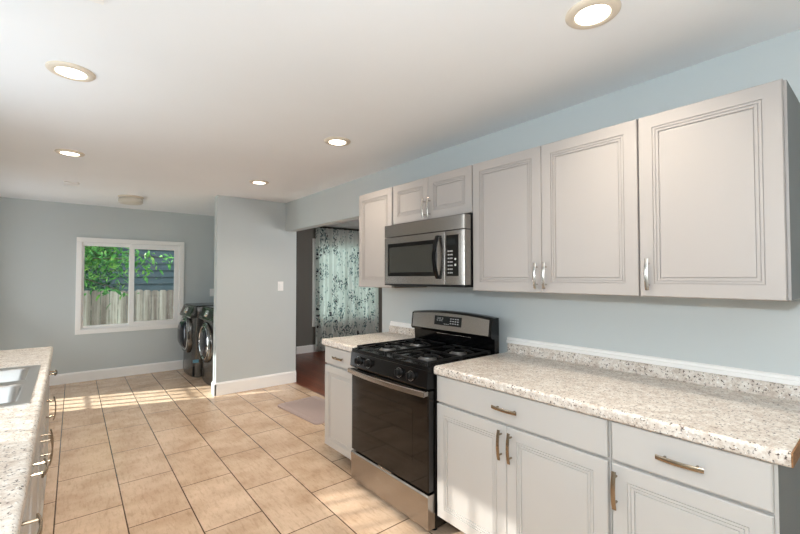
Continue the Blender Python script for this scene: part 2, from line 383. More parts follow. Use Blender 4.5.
lw(YB, SWY0, 0, ZC)
lw(SWY0, SWY1, 0, SWZ0); lw(SWY0, SWY1, SWZ1, ZC); lw(SWY1, GY0, 0, ZC); lw(GY0, GY1, GZ1, ZC); lw(GY1, YF, 0, ZC)
struct(w.build('wall_left', M['wall']))

def base_prof(y, d, h): return [(y, 0), (y+d*0.016, 0), (y+d*0.016, h-0.02), (y+d*0.008, h-0.006), (y+d*0.004, h), (y, h)]
struct(MB().prism(base_prof(YF, -1, 0.135), 'x', XL, XW).build('baseboard_far', M['white']))
struct(MB().prism(base_prof(YP, -1, 0.15), 'x', 1.3586, XW+TH+0.035).build('baseboard_partition', M['white']))
struct(MB().prism([(1.3746, 0), (1.3586, 0), (1.3586, 0.13), (1.3666, 0.144), (1.3746, 0.15)], 'y', YP-0.016, YP+TH).build('baseboard_partition_end', M['white']))
struct(MB().prism(base_prof(YF, -1, 0.135), 'x', XW+TH, 5.6).build('baseboard_dining', M['white']))
struct(MB().prism([(XL, 0), (XL+0.016, 0), (XL+0.016, 0.115), (XL, 0.135)], 'y', 3.78, GY0-0.07).build('baseboard_left', M['white']))

# far window
def picture_frame(mb, axis, at0, at1, a0, a1, z0, z1, wd, bev=0.004):
    def b(p0, p1, q0, q1):
        if axis == 'y': mb.box((p0, at0, q0), (p1, at1, q1), bev)
        else: mb.box((at0, p0, q0), (at1, p1, q1), bev)
    b(a0, a1, z1-wd, z1); b(a0, a1, z0, z0+wd); b(a0, a0+wd, z0+wd, z1-wd); b(a1-wd, a1, z0+wd, z1-wd)
win = struct(bpy.data.objects.new('window_1', None)); COL.objects.link(win); win.location = (0.74, YF, 0.63)
m = MB(); picture_frame(m, 'y', YF-0.018, YF, 0.092, 1.387, 0.630, 1.930, 0.060); m.build('casing', M['white'], win)
m = MB(); picture_frame(m, 'y', YF-0.004, YF+0.09, WX0, WX1, WZ0, WZ1, 0.012); m.build('jamb', M['vinyl'], win)
m = MB(); picture_frame(m, 'y', YF+0.018, YF+0.05, WX0+0.012, 0.722, WZ0+0.012, WZ1-0.012, 0.036)
s1 = m.build('sash', M['vinyl'], win); MB().box((0.180, YF+0.030, 0.735), (0.690, YF+0.036, 1.825)).build('pane', M['pane'], s1)
m = MB(); picture_frame(m, 'y', YF-0.002, YF+0.018, 0.690, WX1-0.012, WZ0+0.012, WZ1-0.012, 0.058)
s2 = m.build('sash', M['vinyl'], win); MB().box((0.740, YF+0.006, 0.752), (1.262, YF+0.012, 1.805)).build('pane', M['pane'], s2)
m = MB()
for z in (1.2, 1.84): m.box((0.700, YF-0.012, z), (0.715, YF-0.002, z+0.03), 0.003)
m.build('sash_lock', M['vinyl'], s2)

def left_window(name, y0, y1, z0, z1, ny, nz, bottom_casing=True, pane=None, mw_=0.012):
    r = struct(bpy.data.objects.new(name, None)); COL.objects.link(r); r.location = (XL, (y0+y1)/2, z0)
    m = MB(); picture_frame(m, 'x', XL, XL+0.018, y0-0.06, y1+0.06, z0-(0.06 if bottom_casing else 0), z1+0.06, 0.06); m.build('casing', M['white'], r)
    m = MB(); picture_frame(m, 'x', XL-0.09, XL-0.04, y0, y1, z0, z1, 0.045)
    for k in range(1, ny): yy = y0+(y1-y0)*k/ny; m.box((XL-0.075, yy-mw_, z0+0.04), (XL-0.055, yy+mw_, z1-0.04))
    for k in range(1, nz): zz = z0+(z1-z0)*k/nz; m.box((XL-0.075, y0+0.04, zz-0.012), (XL-0.055, y1-0.04, zz+0.012))
    s = m.build('sash', M['vinyl'], r)
    MB().box((XL-0.068, y0+0.04, z0+0.04), (XL-0.062, y1-0.04, z1-0.04)).build('pane', pane or M['pane'], s)
    return r
left_window('window_2', SWY0, SWY1, SWZ0, SWZ1, 8, 2, True, M['dim_pane'])
left_window('door_1', GY0, GY1, 0.0, GZ1, 4, 3, False, None, 0.020)  # unseen glazing bars, added to cut the sun patch into streaks

# dining room window behind the curtain
win = struct(bpy.data.objects.new('window_3', None)); COL.objects.link(win); win.location = (4.3, YF, 0.47)
m = MB(); picture_frame(m, 'y', YF-0.018, YF, DX0-0.07, DX1+0.07, DZ0-0.07, DZ1+0.07, 0.07); m.build('casing', M['white'], win)
m = MB(); picture_frame(m, 'y', YF+0.02, YF+0.06, DX0, DX1, DZ0, DZ1, 0.045); m.box((4.29, YF+0.02, DZ0), (4.33, YF+0.06, DZ1))
s = m.build('sash', M['vinyl'], win); MB().box((DX0+0.04, YF+0.035, DZ0+0.04), (DX1-0.04, YF+0.041, DZ1-0.04)).build('pane', M['pane'], s)

win = struct(bpy.data.objects.new('added_window', None)); COL.objects.link(win); win.location = (3.9, 2.0, 0.65)  # unseen window, added as an opening for the curtain fill lamp
m = MB(); picture_frame(m, 'y', 2.0, 2.018, 3.19, 4.61, 0.59, 2.11, 0.06); m.build('casing', M['white'], win)
m = MB(); picture_frame(m, 'y', 1.905, 1.94, 3.25, 4.55, 0.65, 2.05, 0.045); s_ = m.build('sash', M['vinyl'], win)
MB().box((3.29, 1.92, 0.69), (4.51, 1.926, 2.01)).build('pane', M['pane'], s_)

# white trim strips above the splashbacks
def strip_prof(): return [(XW, 0.972), (XW-0.016, 0.972), (XW-0.016, 0.988), (XW-0.010, 0.992), (XW-0.010, 1.002), (XW-0.004, 1.008), (XW, 1.008)]
t = MB(); t.prism(strip_prof(), 'y', -0.4, Y0+0.01); struct(t.build('trim_1', M['white']))
t = MB(); t.prism(strip_prof(), 'y', YM, 2.845); struct(t.build('trim_3', M['white']))

# ------------------------------------------------------------------ outdoors
struct(MB().box((-14, YF+TH+0.001, -0.72), (14, 30, -0.6)).box((-14, -6, -0.72), (XL-TH-0.001, YF+TH+0.001, -0.6)).build('ground', M['ground']))
fn = thing('wooden_fence', 'weathered grey-brown picket fence with dog-eared tops seen through the window', 'fence', (0.5, 9.9, -0.6))
m = MB(); x = -4.2; k = 0
while x < 7.0:
    wd = 0.135; h = 1.13+random.uniform(-0.012, 0.012); y = 9.9+random.uniform(-0.006, 0.006)
    m.prism([(x, -0.6), (x+wd, -0.6), (x+wd, h-0.03), (x+wd-0.03, h), (x+0.03, h), (x, h-0.03)], 'y', y, y+0.018); x += wd+0.008
m.build('picket_panel', M['fence'], fn)
for z in (-0.2, 0.75): MB().box((-4.2, 9.93, z), (7, 9.97, z+0.09)).build('rail', M['fence'], fn)
hs = thing('neighbor_house', 'dark blue-grey lap-sided house behind the fence', 'house', (2, 14, -0.6))
m = MB()
z = -0.6
while z < 4.2:
    m.prism([(13.955, z), (14.0, z+0.2), (14.2, z+0.2), (14.2, z)], 'x', -5.5, 9); z += 0.2
m.box((-5.48, 14.05, -0.6), (8.98, 17.3, 4.15)); m.build('siding', M['siding'], hs)
m = MB(); m.prism([(13.4, 4.0), (17.5, 6.2), (17.5, 6.35), (13.4, 4.15)], 'x', -5.8, 9.3); m.build('roof', M['roof'], hs)
def leaf(bm, c, size, rot):
    L = size; wd = size*0.42
    prof = [(0, 0, 0), (0.35*L, wd*0.5, 0.04*L), (0.7*L, wd*0.36, 0.0), (L, 0, -0.12*L), (0.7*L, -wd*0.36, 0.0), (0.35*L, -wd*0.5, 0.04*L)]
    vs = [bm.verts.new(c+rot @ Vector(p)) for p in prof]
    mid = bm.verts.new(c+rot @ Vector((0.5*L, 0, -0.03*L)))
    for i in range(6): bm.faces.new((vs[i], vs[(i+1) % 6], mid))
tr = thing('leafy_tree', 'bright green leafy tree overhanging the fence outside the window', 'tree', (-1.3, 9.0, -0.6))
MB().tube([(-1.3, 9.0, -0.65), (-1.25, 9.0, 0.8), (-1.1, 8.95, 2.0), (-0.9, 8.95, 3.0)], [0.13, 0.11, 0.09, 0.06], 12).build('trunk', M['bark'], tr, 60)
rnd = random.Random(3)
fol = MB()
for bi in range(22):
    t0 = Vector((-1.1, 8.95, rnd.uniform(1.3, 2.7)))
    t1 = Vector((rnd.uniform(0.1, 1.0), rnd.uniform(8.3, 9.4), rnd.uniform(1.38, 2.15)))
    if bi == 0: t1 = Vector((0.80, 8.5, 1.12))
    if bi == 1: t1 = Vector((1.40, 8.6, 1.75))
    if bi == 2: t1 = Vector((1.25, 8.6, 1.55))
    mid = (t0+t1)/2+Vector((0, 0, 0.22)); pts = []
    for k in range(9):
        t = k/8; pts.append((1-t)**2*t0+2*t*(1-t)*mid+t*t*t1)
    MB().tube(pts, [0.022*(1-0.8*k/8) for k in range(9)], 6).build('branch', M['bark'], tr, 60)
    for k in range(120):
        t = rnd.uniform(0.35, 1.0); p = (1-t)**2*t0+2*t*(1-t)*mid+t*t*t1
        p = p+Vector((rnd.gauss(0, 0.11), rnd.gauss(0, 0.11), rnd.gauss(-0.03, 0.09)))
        rot = Euler((rnd.uniform(-0.9, 0.9), rnd.uniform(-0.2, 1.1), rnd.uniform(0, 6.28))).to_matrix()
        leaf(fol.bm, p, rnd.uniform(0.08, 0.16), rot)
fo = fol.build('foliage', M['leaf'], tr); 
for p_ in fo.data.polygons: p_.use_smooth = True

sh = thing('evergreen_shrub', 'dark green shrub behind the fence, left of the house', 'shrub', (-0.1, 11.6, -0.6))
MB().tube([(-0.1, 11.6, -0.65), (-0.1, 11.6, 1.2), (0.0, 11.6, 2.2)], [0.10, 0.07, 0.03], 10).build('stem', M['bark'], sh, 60)
fol = MB()
for k in range(2600):
    a = rnd.uniform(0, 6.283); r = 1.15*math.sqrt(rnd.random()); z = rnd.uniform(0.2, 2.7); r *= min(1.0, (2.9-z)/1.2)
    leaf(fol.bm, Vector((-0.1+r*math.cos(a), 11.6+0.8*r*math.sin(a), z)), rnd.uniform(0.12, 0.2), Euler((rnd.uniform(-1, 1), rnd.uniform(-0.2, 1.1), rnd.uniform(0, 6.28))).to_matrix())
fol.build('foliage', M['leaf_dark'], sh, 60)

# ------------------------------------------------------------------ pulls
def pull(mb, x, dr, yc, zc, L, vertical, out0=0.022):
    # arched flat bar on two posts; the door face is at x, the pull stands out towards dr
    n = 10; pts = []
    for k in range(n+1):
        t = k/n*2-1; out = out0+0.009*(1-t*t)
        pts.append((x+dr*out, yc, zc+t*L/2) if vertical else (x+dr*out, yc+t*L/2, zc))
    mb.strip(pts, 0.015, 0.006, (0, 1, 0) if vertical else (0, 0, 1))
    for sgn in (-1, 1):
        o = sgn*L*0.34
        a = (x+dr*0.0005, yc, zc+o) if vertical else (x+dr*0.0005, yc+o, zc)
        b = (x+dr*(out0+0.005), yc, zc+o) if vertical else (x+dr*(out0+0.005), yc+o, zc)
        mb.tube([a, b], 0.0045, 8)
    return mb
DOOR_PROF = [(0.003, 0), (0.052, 0), (0.0526, 0.0042), (0.0552, 0.0042), (0.056, 0.0008), (0.0625, 0.0008), (0.0631, 0.0048), (0.0655, 0.0048), (0.0665, 0.002), (0.0740, 0.002), (0.0746, 0.0074), (0.0773, 0.0074), (0.079, 0.0045), (0.082, 0.004)]
SLAB_PROF = [(0.004, 0)]

# ------------------------------------------------------------------ upper cabinets on the right wall
def upper(label, y0, y1, z0, z1, doors):
    t = thing('upper_cabinet', label, 'cabinet', (XW-0.17, (y0+y1)/2, z0), 'upper cabinets on the right wall')
    MB().box((XU+0.020, y0+0.0005, z0), (XW-0.0005, y1-0.0005, z1), 0.002).build('body', M['cab_side'], t)
    MB().box((XU+0.0195, y0+0.001, z0+0.001), (XU+0.026, y1-0.001, z1-0.001)).build('face_frame', M['cab'], t)
    MB().box((XU+0.03, y0+0.01, z0-0.003), (XW-0.004, y1-0.01, z0+0.004)).build('underside', M['cab_under'], t)
    for (a, b, hy, hz) in doors:
        m = MB(); m.panel(XU, -1, a, b, z0-0.001, z1+0.0, 0.0192, DOOR_PROF); d = m.build('door', M['cab'], t)
        if hy is not None:
            m = MB(); pull(m, XU, -1, hy, hz, 0.13, True); m.build('handle', M['nickel_bright'], d, 40)
    return t
ZU0, ZU1 = 1.317, 2.070
upper('tall single-door cream upper cabinet left of the microwave', YM, YL, ZU0, ZU1, [(YM+0.006, YL-0.002, None, None)])
upper('short two-door cream upper cabinet directly above the microwave', Y0, YM, 1.785, ZU1,
      [(Y0+0.004, 1.988, 1.966, 1.86), (1.991, YM-0.010, 2.015, 1.86)])
upper('wide two-door cream upper cabinet just right of the microwave', Y2, Y0, ZU0, ZU1,
      [(Y2+0.003, Y1-0.0015, 1.121, 1.403), (Y1+0.0015, Y0-0.004, 1.172, 1.403)])
upper('wide single-door cream upper cabinet at the right end of the row', Y3, Y2, ZU0, ZU1, [(Y3+0.009, Y2-0.003, 0.654, 1.408)])

# ------------------------------------------------------------------ base cabinets
def base_cab(label, y0, y1, drawers, doors, dr=-1, xd=XD, xback=XW, group='base cabinets along the right wall', mat=None, toe_x=None, hl=0.135, out0=0.022, hollow=False):
    mt = mat or M['cab_base']
    t = thing('base_cabinet', label, 'cabinet', ((xd+xback)/2, (y0+y1)/2, 0), group)
    xb = xd-dr*0.021
    m = MB()
    if hollow:
        xk = xback+dr*0.0005
        for ya, yb_ in ((y0+0.0005, y0+0.018), (y1-0.018, y1-0.0005)): m.box((xb, ya, 0.10), (xk, yb_, 0.869))
        m.box((xb, y0+0.018, 0.10), (xk, y1-0.018, 0.118)); m.box((xk, y0+0.018, 0.118), (xk+dr*0.006, y1-0.018, 0.869))
        m.box((xb, y0+0.018, 0.118), (xb-dr*0.012, y1-0.018, 0.869))
    else: m.box((xb, y0+0.0005, 0.10), (xback-(-dr)*0.0005, y1-0.0005, 0.869), 0.002)
    m.build('body', M['cab_side'], t)
    MB().box((xd-dr*0.0205, y0+0.001, 0.101), (xd-dr*0.028, y1-0.001, 0.868)).build('face_frame', mt, t)
    MB().box((xd-dr*0.150, y0+0.0005, 0.0), (xback+dr*0.01, y1-0.0005, 0.10)).build('toe_kick', M['toe'], t)
    for (a, b, z0, z1, pulls) in drawers:
        m = MB(); m.panel(xd, dr, a, b, z0, z1, 0.0195, SLAB_PROF); d = m.build('drawer_front', mt, t)
        for yy in pulls:
            m = MB(); pull(m, xd, dr, yy, (z0+z1)/2, hl, False, out0); m.build('handle', M['nickel'], d, 40)
    for (a, b, z0, z1, hy, hz) in doors:
        m = MB(); m.panel(xd, dr, a, b, z0, z1, 0.0195, DOOR_PROF); d = m.build('door', mt, t)
        if hy is not None:
            m = MB(); pull(m, xd, dr, hy, hz, hl, True, out0); m.build('handle', M['nickel'], d, 40)
    return t
ZD0, ZD1, ZW0, ZW1 = 0.110, 0.713, 0.724, 0.862
base_cab('wide grey base cabinet with one long drawer over two doors, right of the range', Y2, Y0-0.002,
         [(Y2+0.006, Y0-0.006, ZW0, ZW1, [1.145])],
         [(Y2+0.006, Y1-0.0015, ZD0, ZD1, 1.119, 0.628), (Y1+0.0015, Y0-0.006, ZD0, ZD1, 1.173, 0.628)])
base_cab('grey base cabinet with one drawer and one door at the right end of the counter', Y3, Y2,
         [(Y3+0.010, Y2-0.010, ZW0, ZW1, [0.461])], [(Y3+0.010, Y2-0.010, ZD0, ZD1, 0.665, 0.625)])
base_cab('narrow base cabinet with one drawer and door at the left side of the range', YM+0.002, 2.838,
         [(YM+0.005, 2.836, ZW0+0.01, ZW1, [2.62])], [(YM+0.005, 2.836, ZD0, ZD1+0.008, None, None)])

# ------------------------------------------------------------------ right countertops
def counter_prof(xf, xb, s=1, zb=0.870, zt=0.914):
    # bullnose front; xf front, xb back; s = +1 when the wall is at +x
    p = [(xb, zb), (xb, zt)]
    for k in range(9):
        a = math.pi/2*k/8; r = 0.016
        p.append((xf+s*(r-r*math.sin(a)), zt-r+r*math.cos(a)))
    p += [(xf, zb+0.006), (xf+s*0.006, zb)]
    return p
def splash_prof(): return [(XW-0.0005, 0.914), (XW-0.020, 0.914), (XW-0.020, 0.962), (XW-0.016, 0.970), (XW-0.010, 0.972), (XW-0.0005, 0.972)]
ct = thing('countertop', 'long speckled laminate countertop right of the range', 'countertop', (1.9, 0.9, 0.87))
m = MB(); m.prism(counter_prof(1.547, XW-0.0005), 'y', 0.196, Y0-0.001); m.build('worktop', M['granite'], ct, 30)
m = MB(); m.prism(splash_prof(), 'y', 0.196, Y0-0.001); m.build('splashback', M['granite'], ct, 30)
m = MB(); m.prism([(1.553, 0.871), (XW-0.001, 0.871), (XW-0.001, 0.971), (XW-0.019, 0.971), (XW-0.019, 0.912), (1.556, 0.912), (1.549, 0.905)], 'y', 0.192, 0.1962); o = m.build('raw_edge', M['particle'], ct); o['label'] = 'bare brown particleboard end'
ct = thing('countertop', 'short speckled laminate countertop between the range and the doorway', 'countertop', (1.9, 2.6, 0.87))
m = MB(); m.prism(counter_prof(1.547, XW-0.0005), 'y', YM+0.001, 2.856); m.build('worktop', M['granite'], ct, 30)
m = MB(); m.prism(splash_prof(), 'y', YM+0.001, 2.85); m.build('splashback', M['granite'], ct, 30)

# ------------------------------------------------------------------ gas range
RY0, RY1 = 1.6085, 2.3715
rg = thing('gas_range', 'black and stainless freestanding gas range with oven below the microwave', 'stove', (1.85, 1.99, 0))
m = MB(); m.box((1.560, RY0, 0.035), (2.19, RY1, 0.895), 0.004); m.build('body', M['black'], rg)
for xx in (1.60, 2.12):
    for yy in (RY0+0.05, RY1-0.05): MB().lathe([(0.018, 0), (0.018, 0.036)], (xx, yy, 0), n=14).build('foot', M['black_matte'], rg)
m = MB()
m.prism([(1.513, 0.040), (1.511, 0.050), (1.508, 0.215), (1.514, 0.224), (1.562, 0.224), (1.562, 0.040)], 'y', RY0+0.002, RY1-0.002); m.build('storage_drawer', M['steel'], rg)
m = MB(); m.box((1.512, RY0+0.002, 0.236), (1.558, RY1-0.002, 0.778), 0.006); od = m.build('oven_door', M['glass_black'], rg)
m = MB(); m.box((1.5108, RY0+0.13, 0.36), (1.513, RY1-0.13, 0.66), 0.001); m.build('oven_window', M['glass_black'], od)
m = MB(); m.box((1.507, 1.93, 0.226), (1.530, 2.06, 0.236), 0.002); m.build('drawer_catch', M['steel'], rg)
# bowed handle
m = MB(); n = 16; pts = []
for k in range(n+1):
    t = k/n*2-1; pts.append((1.487-0.026*(1-t*t), 1.99+t*(RY1-RY0)/2*0.985, 0.768))
m.strip(pts, 0.032, 0.016, (0, 0, 1)); 
for yy in (RY0+0.012, RY1-0.012): m.box((1.483, yy-0.010, 0.755), (1.514, yy+0.010, 0.781), 0.003)
m.build('handle', M['steel'], od, 40)
# control panel and knobs
m = MB(); m.prism([(1.508, 0.790), (1.500, 0.800), (1.510, 0.888), (1.522, 0.898), (1.57, 0.898), (1.57, 0.790)], 'y', RY0+0.001, RY1-0.001); cp = m.build('control_panel', M['black'], rg)
for yy in (2.262, 2.155, 1.842, 1.737):
    m = MB(); m.lathe([(0.026, -0.004), (0.026, 0.006), (0.021, 0.010), (0.019, 0.028), (0.016, 0.031)], (1.504, yy, 0.843), (-1, 0, 0.11), 24)
    m.box((1.466, yy-0.004, 0.829), (1.476, yy+0.004, 0.865), 0.002); kn = m.build('knob', M['black_matte'], cp, 35)
    m = MB(); m.lathe([(0.0265, 0.0062), (0.0285, 0.0062), (0.0285, 0.0085), (0.0265, 0.0085), (0.0265, 0.0062)], (1.504, yy, 0.843), (-1, 0, 0.11), 24, caps=False); m.build('dial_ring', M['chrome'], kn, 35)
# cooktop with raised rim
m = MB(); m.box((1.512, RY0+0.0005, 0.890), (2.10, RY1-0.0005, 0.905), 0.005)
for yy in (RY0+0.006, RY1-0.006): m.box((1.514, yy-0.005, 0.902), (2.09, yy+0.005, 0.912), 0.003)
m.box((1.514, RY0+0.004, 0.902), (1.526, RY1-0.004, 0.911), 0.003)
m.build('cooktop', M['black'], rg)
BX = (1.68, 1.95); BYS = (1.795, 2.185)
for bx in BX:
    for by in BYS:
        m = MB(); m.lathe([(0.056, 0), (0.056, 0.006), (0.045, 0.010), (0.044, 0.016)], (bx, by, 0.9045), n=28); b = m.build('burner', M['burner'], rg, 35)
        m = MB(); m.lathe([(0.034, 0), (0.040, 0.003), (0.040, 0.007), (0.034, 0.010), (0.012, 0.011)], (bx, by, 0.9205), n=28); m.build('burner_cap', M['iron'], b, 35)
for by in BYS:
    m = MB(); h = 0.155; zt = 0.932
    x0, x1, a, c = 1.545, 2.065, by-h, by+h
    for yy in (a, c): m.strip([(x0, yy, zt-0.006), (x1, yy, zt-0.006)], 0.012, 0.012, (0, 1, 0))
    for xx in (x0, (x0+x1)/2, x1): m.strip([(xx, a, zt-0.006), (xx, c, zt-0.006)], 0.012, 0.012, (1, 0, 0))
    for xx in (x0, (x0+x1)/2, x1):
        for yy in (a, c): m.tube([(xx, yy, 0.9045), (xx, yy, zt)], 0.008, 8)
    for bx in BX:
        for ang in range(0, 360, 90):
            dx, dy = math.cos(math.radians(ang)), math.sin(math.radians(ang))
            R = 0.130 if dx else h
            m.strip([(bx+dx*R, by+dy*R, zt-0.004), (bx+dx*0.075, by+dy*0.075, zt+0.004), (bx+dx*0.030, by+dy*0.030, zt+0.003)], 0.010, 0.012, (-dy, dx, 0))
    m.build('grate', M['iron'], rg)
# backguard
m = MB(); n = 18
def bg_top(y):
    t = (y-1.99)/((RY1-RY0)/2); return 1.137+0.020*(1-t*t)
for part_, x0, x1, zlo, ins in (('back_guard', 2.085, 2.185, 0.900, 0.0),):
    ys = [RY0+0.002+(RY1-RY0-0.004)*k/n for k in range(n+1)]
    sec = []
    for y in ys:
        zt = bg_top(y)
        sec.append([m.bm.verts.new(p) for p in ((2.128, y, 0.90), (2.128, y, zt), (2.085, y, zt), (2.062, y, zt-0.008), (2.048, y, 1.022), (2.058, y, 1.008), (2.082, y, 1.004), (2.088, y, 0.90))])
    for A, B in zip(sec, sec[1:]):
        for k in range(8): m.bm.faces.new((A[k], A[(k+1) % 8], B[(k+1) % 8], B[k]))
    m.bm.faces.new(sec[0]); m.bm.faces.new(sec[-1][::-1])
bgd = m.build('back_guard', M['black'], rg)
m = MB(); sec = []
for k in range(n+1):
    y = RY0+0.022+(RY1-RY0-0.040)*k/n; zt = bg_top(y)-0.014
    f = lambda z: 2.048+(z-1.022)*(0.014/(1.137-0.008-1.022))
    sec.append([m.bm.verts.new(p) for p in ((f(zt)-0.003, y, zt), (f(1.026)-0.003, y, 1.026), (f(1.026)+0.004, y, 1.026), (f(zt)+0.004, y, zt))])
for A, B in zip(sec, sec[1:]):
    for k in range(4): m.bm.faces.new((A[k], A[(k+1) % 4], B[(k+1) % 4], B[k]))
m.bm.faces.new(sec[0]); m.bm.faces.new(sec[-1][::-1])
sp = m.build('steel_fascia', M['steel'], bgd)
def quad_on_guard(m, ya, yb, za, zb, lift):
    f = lambda z: 2.048+(z-1.022)*0.131-0.003-lift
    m.prism([(f(za), za), (f(zb), zb), (f(zb)+lift*0.9+0.001, zb), (f(za)+lift*0.9+0.001, za)], 'y', ya, yb)
m = MB(); quad_on_guard(m, 1.862, 2.118, 1.058, 1.122, 0.002); disp = m.build('display', M['lcd'], sp)
def seg_digit(m, yc, zc, w, h, segs):
    # segments a b c d e f g drawn as thin bars (y decreases to the right as seen)
    t = 0.0022
    pos = {'a': (0, h/2, 1), 'd': (0, -h/2, 1), 'g': (0, 0, 1), 'b': (-w/2, h/4, 0), 'c': (-w/2, -h/4, 0), 'f': (w/2, h/4, 0), 'e': (w/2, -h/4, 0)}
    for s in segs:
        oy, oz, hor = pos[s]
        if hor: quad_on_guard(m, yc+oy-w/2+t/2, yc+oy+w/2-t/2, zc+oz-t/2, zc+oz+t/2, 0.003)
        else: quad_on_guard(m, yc+oy-t/2, yc+oy+t/2, zc+oz-h/4+t/2, zc+oz+h/4-t/2, 0.003)
for i, s in enumerate(('abged', 'abcdef', 'abged')):
    m = MB(); seg_digit(m, 2.085-i*0.022, 1.098, 0.012, 0.022, s); m.build('clock_digit', M['keys'], disp)
m = MB()
for r in range(3):
    for c in range(4): quad_on_guard(m, 1.885+c*0.022, 1.897+c*0.022, 1.072+r*0.016, 1.078+r*0.016, 0.003)
for c in range(3): quad_on_guard(m, 1.975+c*0.018, 1.984+c*0.018, 1.066, 1.070, 0.003)
m.build('button_print', M['keys'], disp)
m = MB(); m.box((2.076, 1.80, 0.993), (2.083, 2.12, 0.997), 0.0015); m.build('vent_slot', M['chrome'], bgd)

# ------------------------------------------------------------------ microwave
XM = 1.800; MZ0, MZ1 = 1.338, 1.768; MY0, MY1 = 1.606, 2.386
mw = thing('microwave', 'stainless over-the-range microwave with black window and keypad', 'microwave', (1.99, 1.99, MZ0))
m = MB(); m.box((XM+0.055, MY0, MZ0+0.006), (XW-0.001, 2.374, 1.782), 0.004); m.build('body', M['black_matte'], mw)
def rounded_front(m, y0, y1, z0, z1, r0, r1):
    # front slab with rounded vertical corners (r0 at y0, r1 at y1)
    p = [(XM+0.056, y0)]
    for k in range(7):
        a = math.pi/2*k/6; p.append((XM+r0-r0*math.sin(a), y0+r0-r0*math.cos(a)))
    for k in range(7):
        a = math.pi/2*k/6; p.append((XM+r1-r1*math.cos(a), y1-r1+r1*math.sin(a)))
    p.append((XM+0.056, y1)); m.prism(p, 'z', z0, z1)
m = MB(); rounded_front(m, MY0, MY1, 1.684, MZ1, 0.022, 0.010); m.build('vent_panel', M['steel'], mw, 30)
m = MB(); rounded_front(m, 1.7655, MY1, MZ0+0.012, 1.678, 0.003, 0.010); md = m.build('door', M['steel'], mw, 30)
m = MB(); m.box((XM-0.002, 1.835, 1.402), (XM+0.002, 2.340, 1.634), 0.0015); bz = m.build('window_bezel', M['glass_black'], md)
m = MB(); m.box((XM-0.003, 1.872, 1.428), (XM+0.0, 2.318, 1.606), 0.0008); m.build('window', M['mw_glass'], bz)
m = MB(); pts = []
for k in range(15):
    t = k/14*2-1; pts.append((XM-0.014-0.030*(1-t*t), 1.815, 1.520+t*0.130))
m.strip(pts, 0.026, 0.018, (0, 1, 0))
for z in (1.394, 1.646): m.box((XM-0.020, 1.804, z-0.010), (XM+0.001, 1.826, z+0.010), 0.003)
m.build('handle', M['black'], md, 40)
m = MB(); rounded_front(m, MY0, 1.7625, MZ0+0.012, 1.678, 0.022, 0.003); mc = m.build('control_panel', M['steel'], mw, 30)
m = MB(); m.box((XM-0.0015, 1.652, 1.402), (XM+0.002, 1.752, 1.652), 0.001); kp = m.build('keypad', M['glass_black'], mc)
m = MB(); m.box((XM-0.0022, 1.675, 1.590), (XM-0.001, 1.738, 1.632)); m.build('display', M['lcd'], kp)
m = MB()
for r in range(7):
    for c in range(3): m.box((XM-0.0022, 1.700+c*0.015, 1.418+r*0.022), (XM-0.0012, 1.708+c*0.015, 1.426+r*0.022))
for r in (2, 3.6): m.lathe([(0.007, -0.0012), (0.007, 0.0012)], (XM-0.0015, 1.676, 1.425+r*0.022), (-1, 0, 0), 16)
m.build('keypad_marks', M['keys'], kp)
m = MB(); m.box((XM+0.03, MY0+0.02, MZ0-0.004), (XW-0.05, MY1-0.02, MZ0+0.010), 0.003)
m.build('underside_grille', M['black_matte'], mw)
m = MB(); rounded_front(m, MY0, MY1, MZ0, MZ0+0.010, 0.022, 0.010); m.build('bottom_rail', M['black_matte'], mw)

# ------------------------------------------------------------------ left run: cabinets, dishwasher, counter, sink
XDL = -0.082
G2 = 'base cabinets under the sink counter'
def left_cab(label, y0, y1, kind, hy=None):
    ym = (y0+y1)/2
    if kind == 'sink': dr_, do_ = [(y0+0.004, y1-0.004, ZW0, ZW1, [])], [(y0+0.004, ym-0.0015, ZD0, ZD1, ym-0.045, 0.610), (ym+0.0015, y1-0.004, ZD0, ZD1, ym+0.045, 0.610)]
    else: dr_, do_ = [(y0+0.004, y1-0.004, ZW0, ZW1, [ym])], [(y0+0.004, y1-0.004, ZD0, ZD1, hy, 0.630)]
    base_cab(label, y0, y1, dr_, do_, 1, XDL, XL, G2, None, None, 0.135, 0.034, kind == 'sink')
left_cab('base cabinet under the sink with two door pulls side by side', 1.95, 3.05, 'sink')
left_cab('base cabinet under the left counter, next nearer after the sink cabinet', 1.50, 1.95, 'one')
left_cab('base cabinet under the left counter, nearest to the bottom edge of the photo', 1.14, 1.50, 'one')
left_cab('base cabinet at the far window end of the sink counter', 3.05, 3.715, 'one', 3.14)

XCL = -0.066; SX0, SX1, SY0, SY1 = -0.640, -0.103, 2.100, 2.975   # sink rim
lc = thing('countertop', 'speckled laminate countertop holding the steel sink', 'countertop', (-0.38, 2.2, 0.87))
m = MB()
pr = counter_prof(XCL, XL+0.0005, -1)
hx0, hx1, hy0, hy1 = SX0+0.015, SX1-0.015, SY0+0.015, SY1-0.015
m.prism(pr, 'y', 0.985, hy0); m.prism(pr, 'y', hy1, 3.743)
m.prism(counter_prof(XCL, hx1, -1), 'y', hy0, hy1); m.box((XL+0.0005, hy0, 0.870), (hx0, hy1, 0.914))
m.build('worktop', M['granite'], lc, 30)
m = MB(); m.prism([(XL+0.0005, 0.914), (XL+0.020, 0.914), (XL+0.020, 0.966), (XL+0.012, 0.972), (XL+0.0005, 0.972)], 'y', 0.985, 3.74); m.build('splashback', M['granite'], lc, 30)
sk = thing('kitchen_sink', 'double-bowl stainless drop-in sink in the left counter', 'sink', ((SX0+SX1)/2, (SY0+SY1)/2, 0.72))
bowls = [(SX0+0.09, SX1-0.038, SY0+0.050, 2.495), (SX0+0.09, SX1-0.038, 2.575, SY1-0.055)]
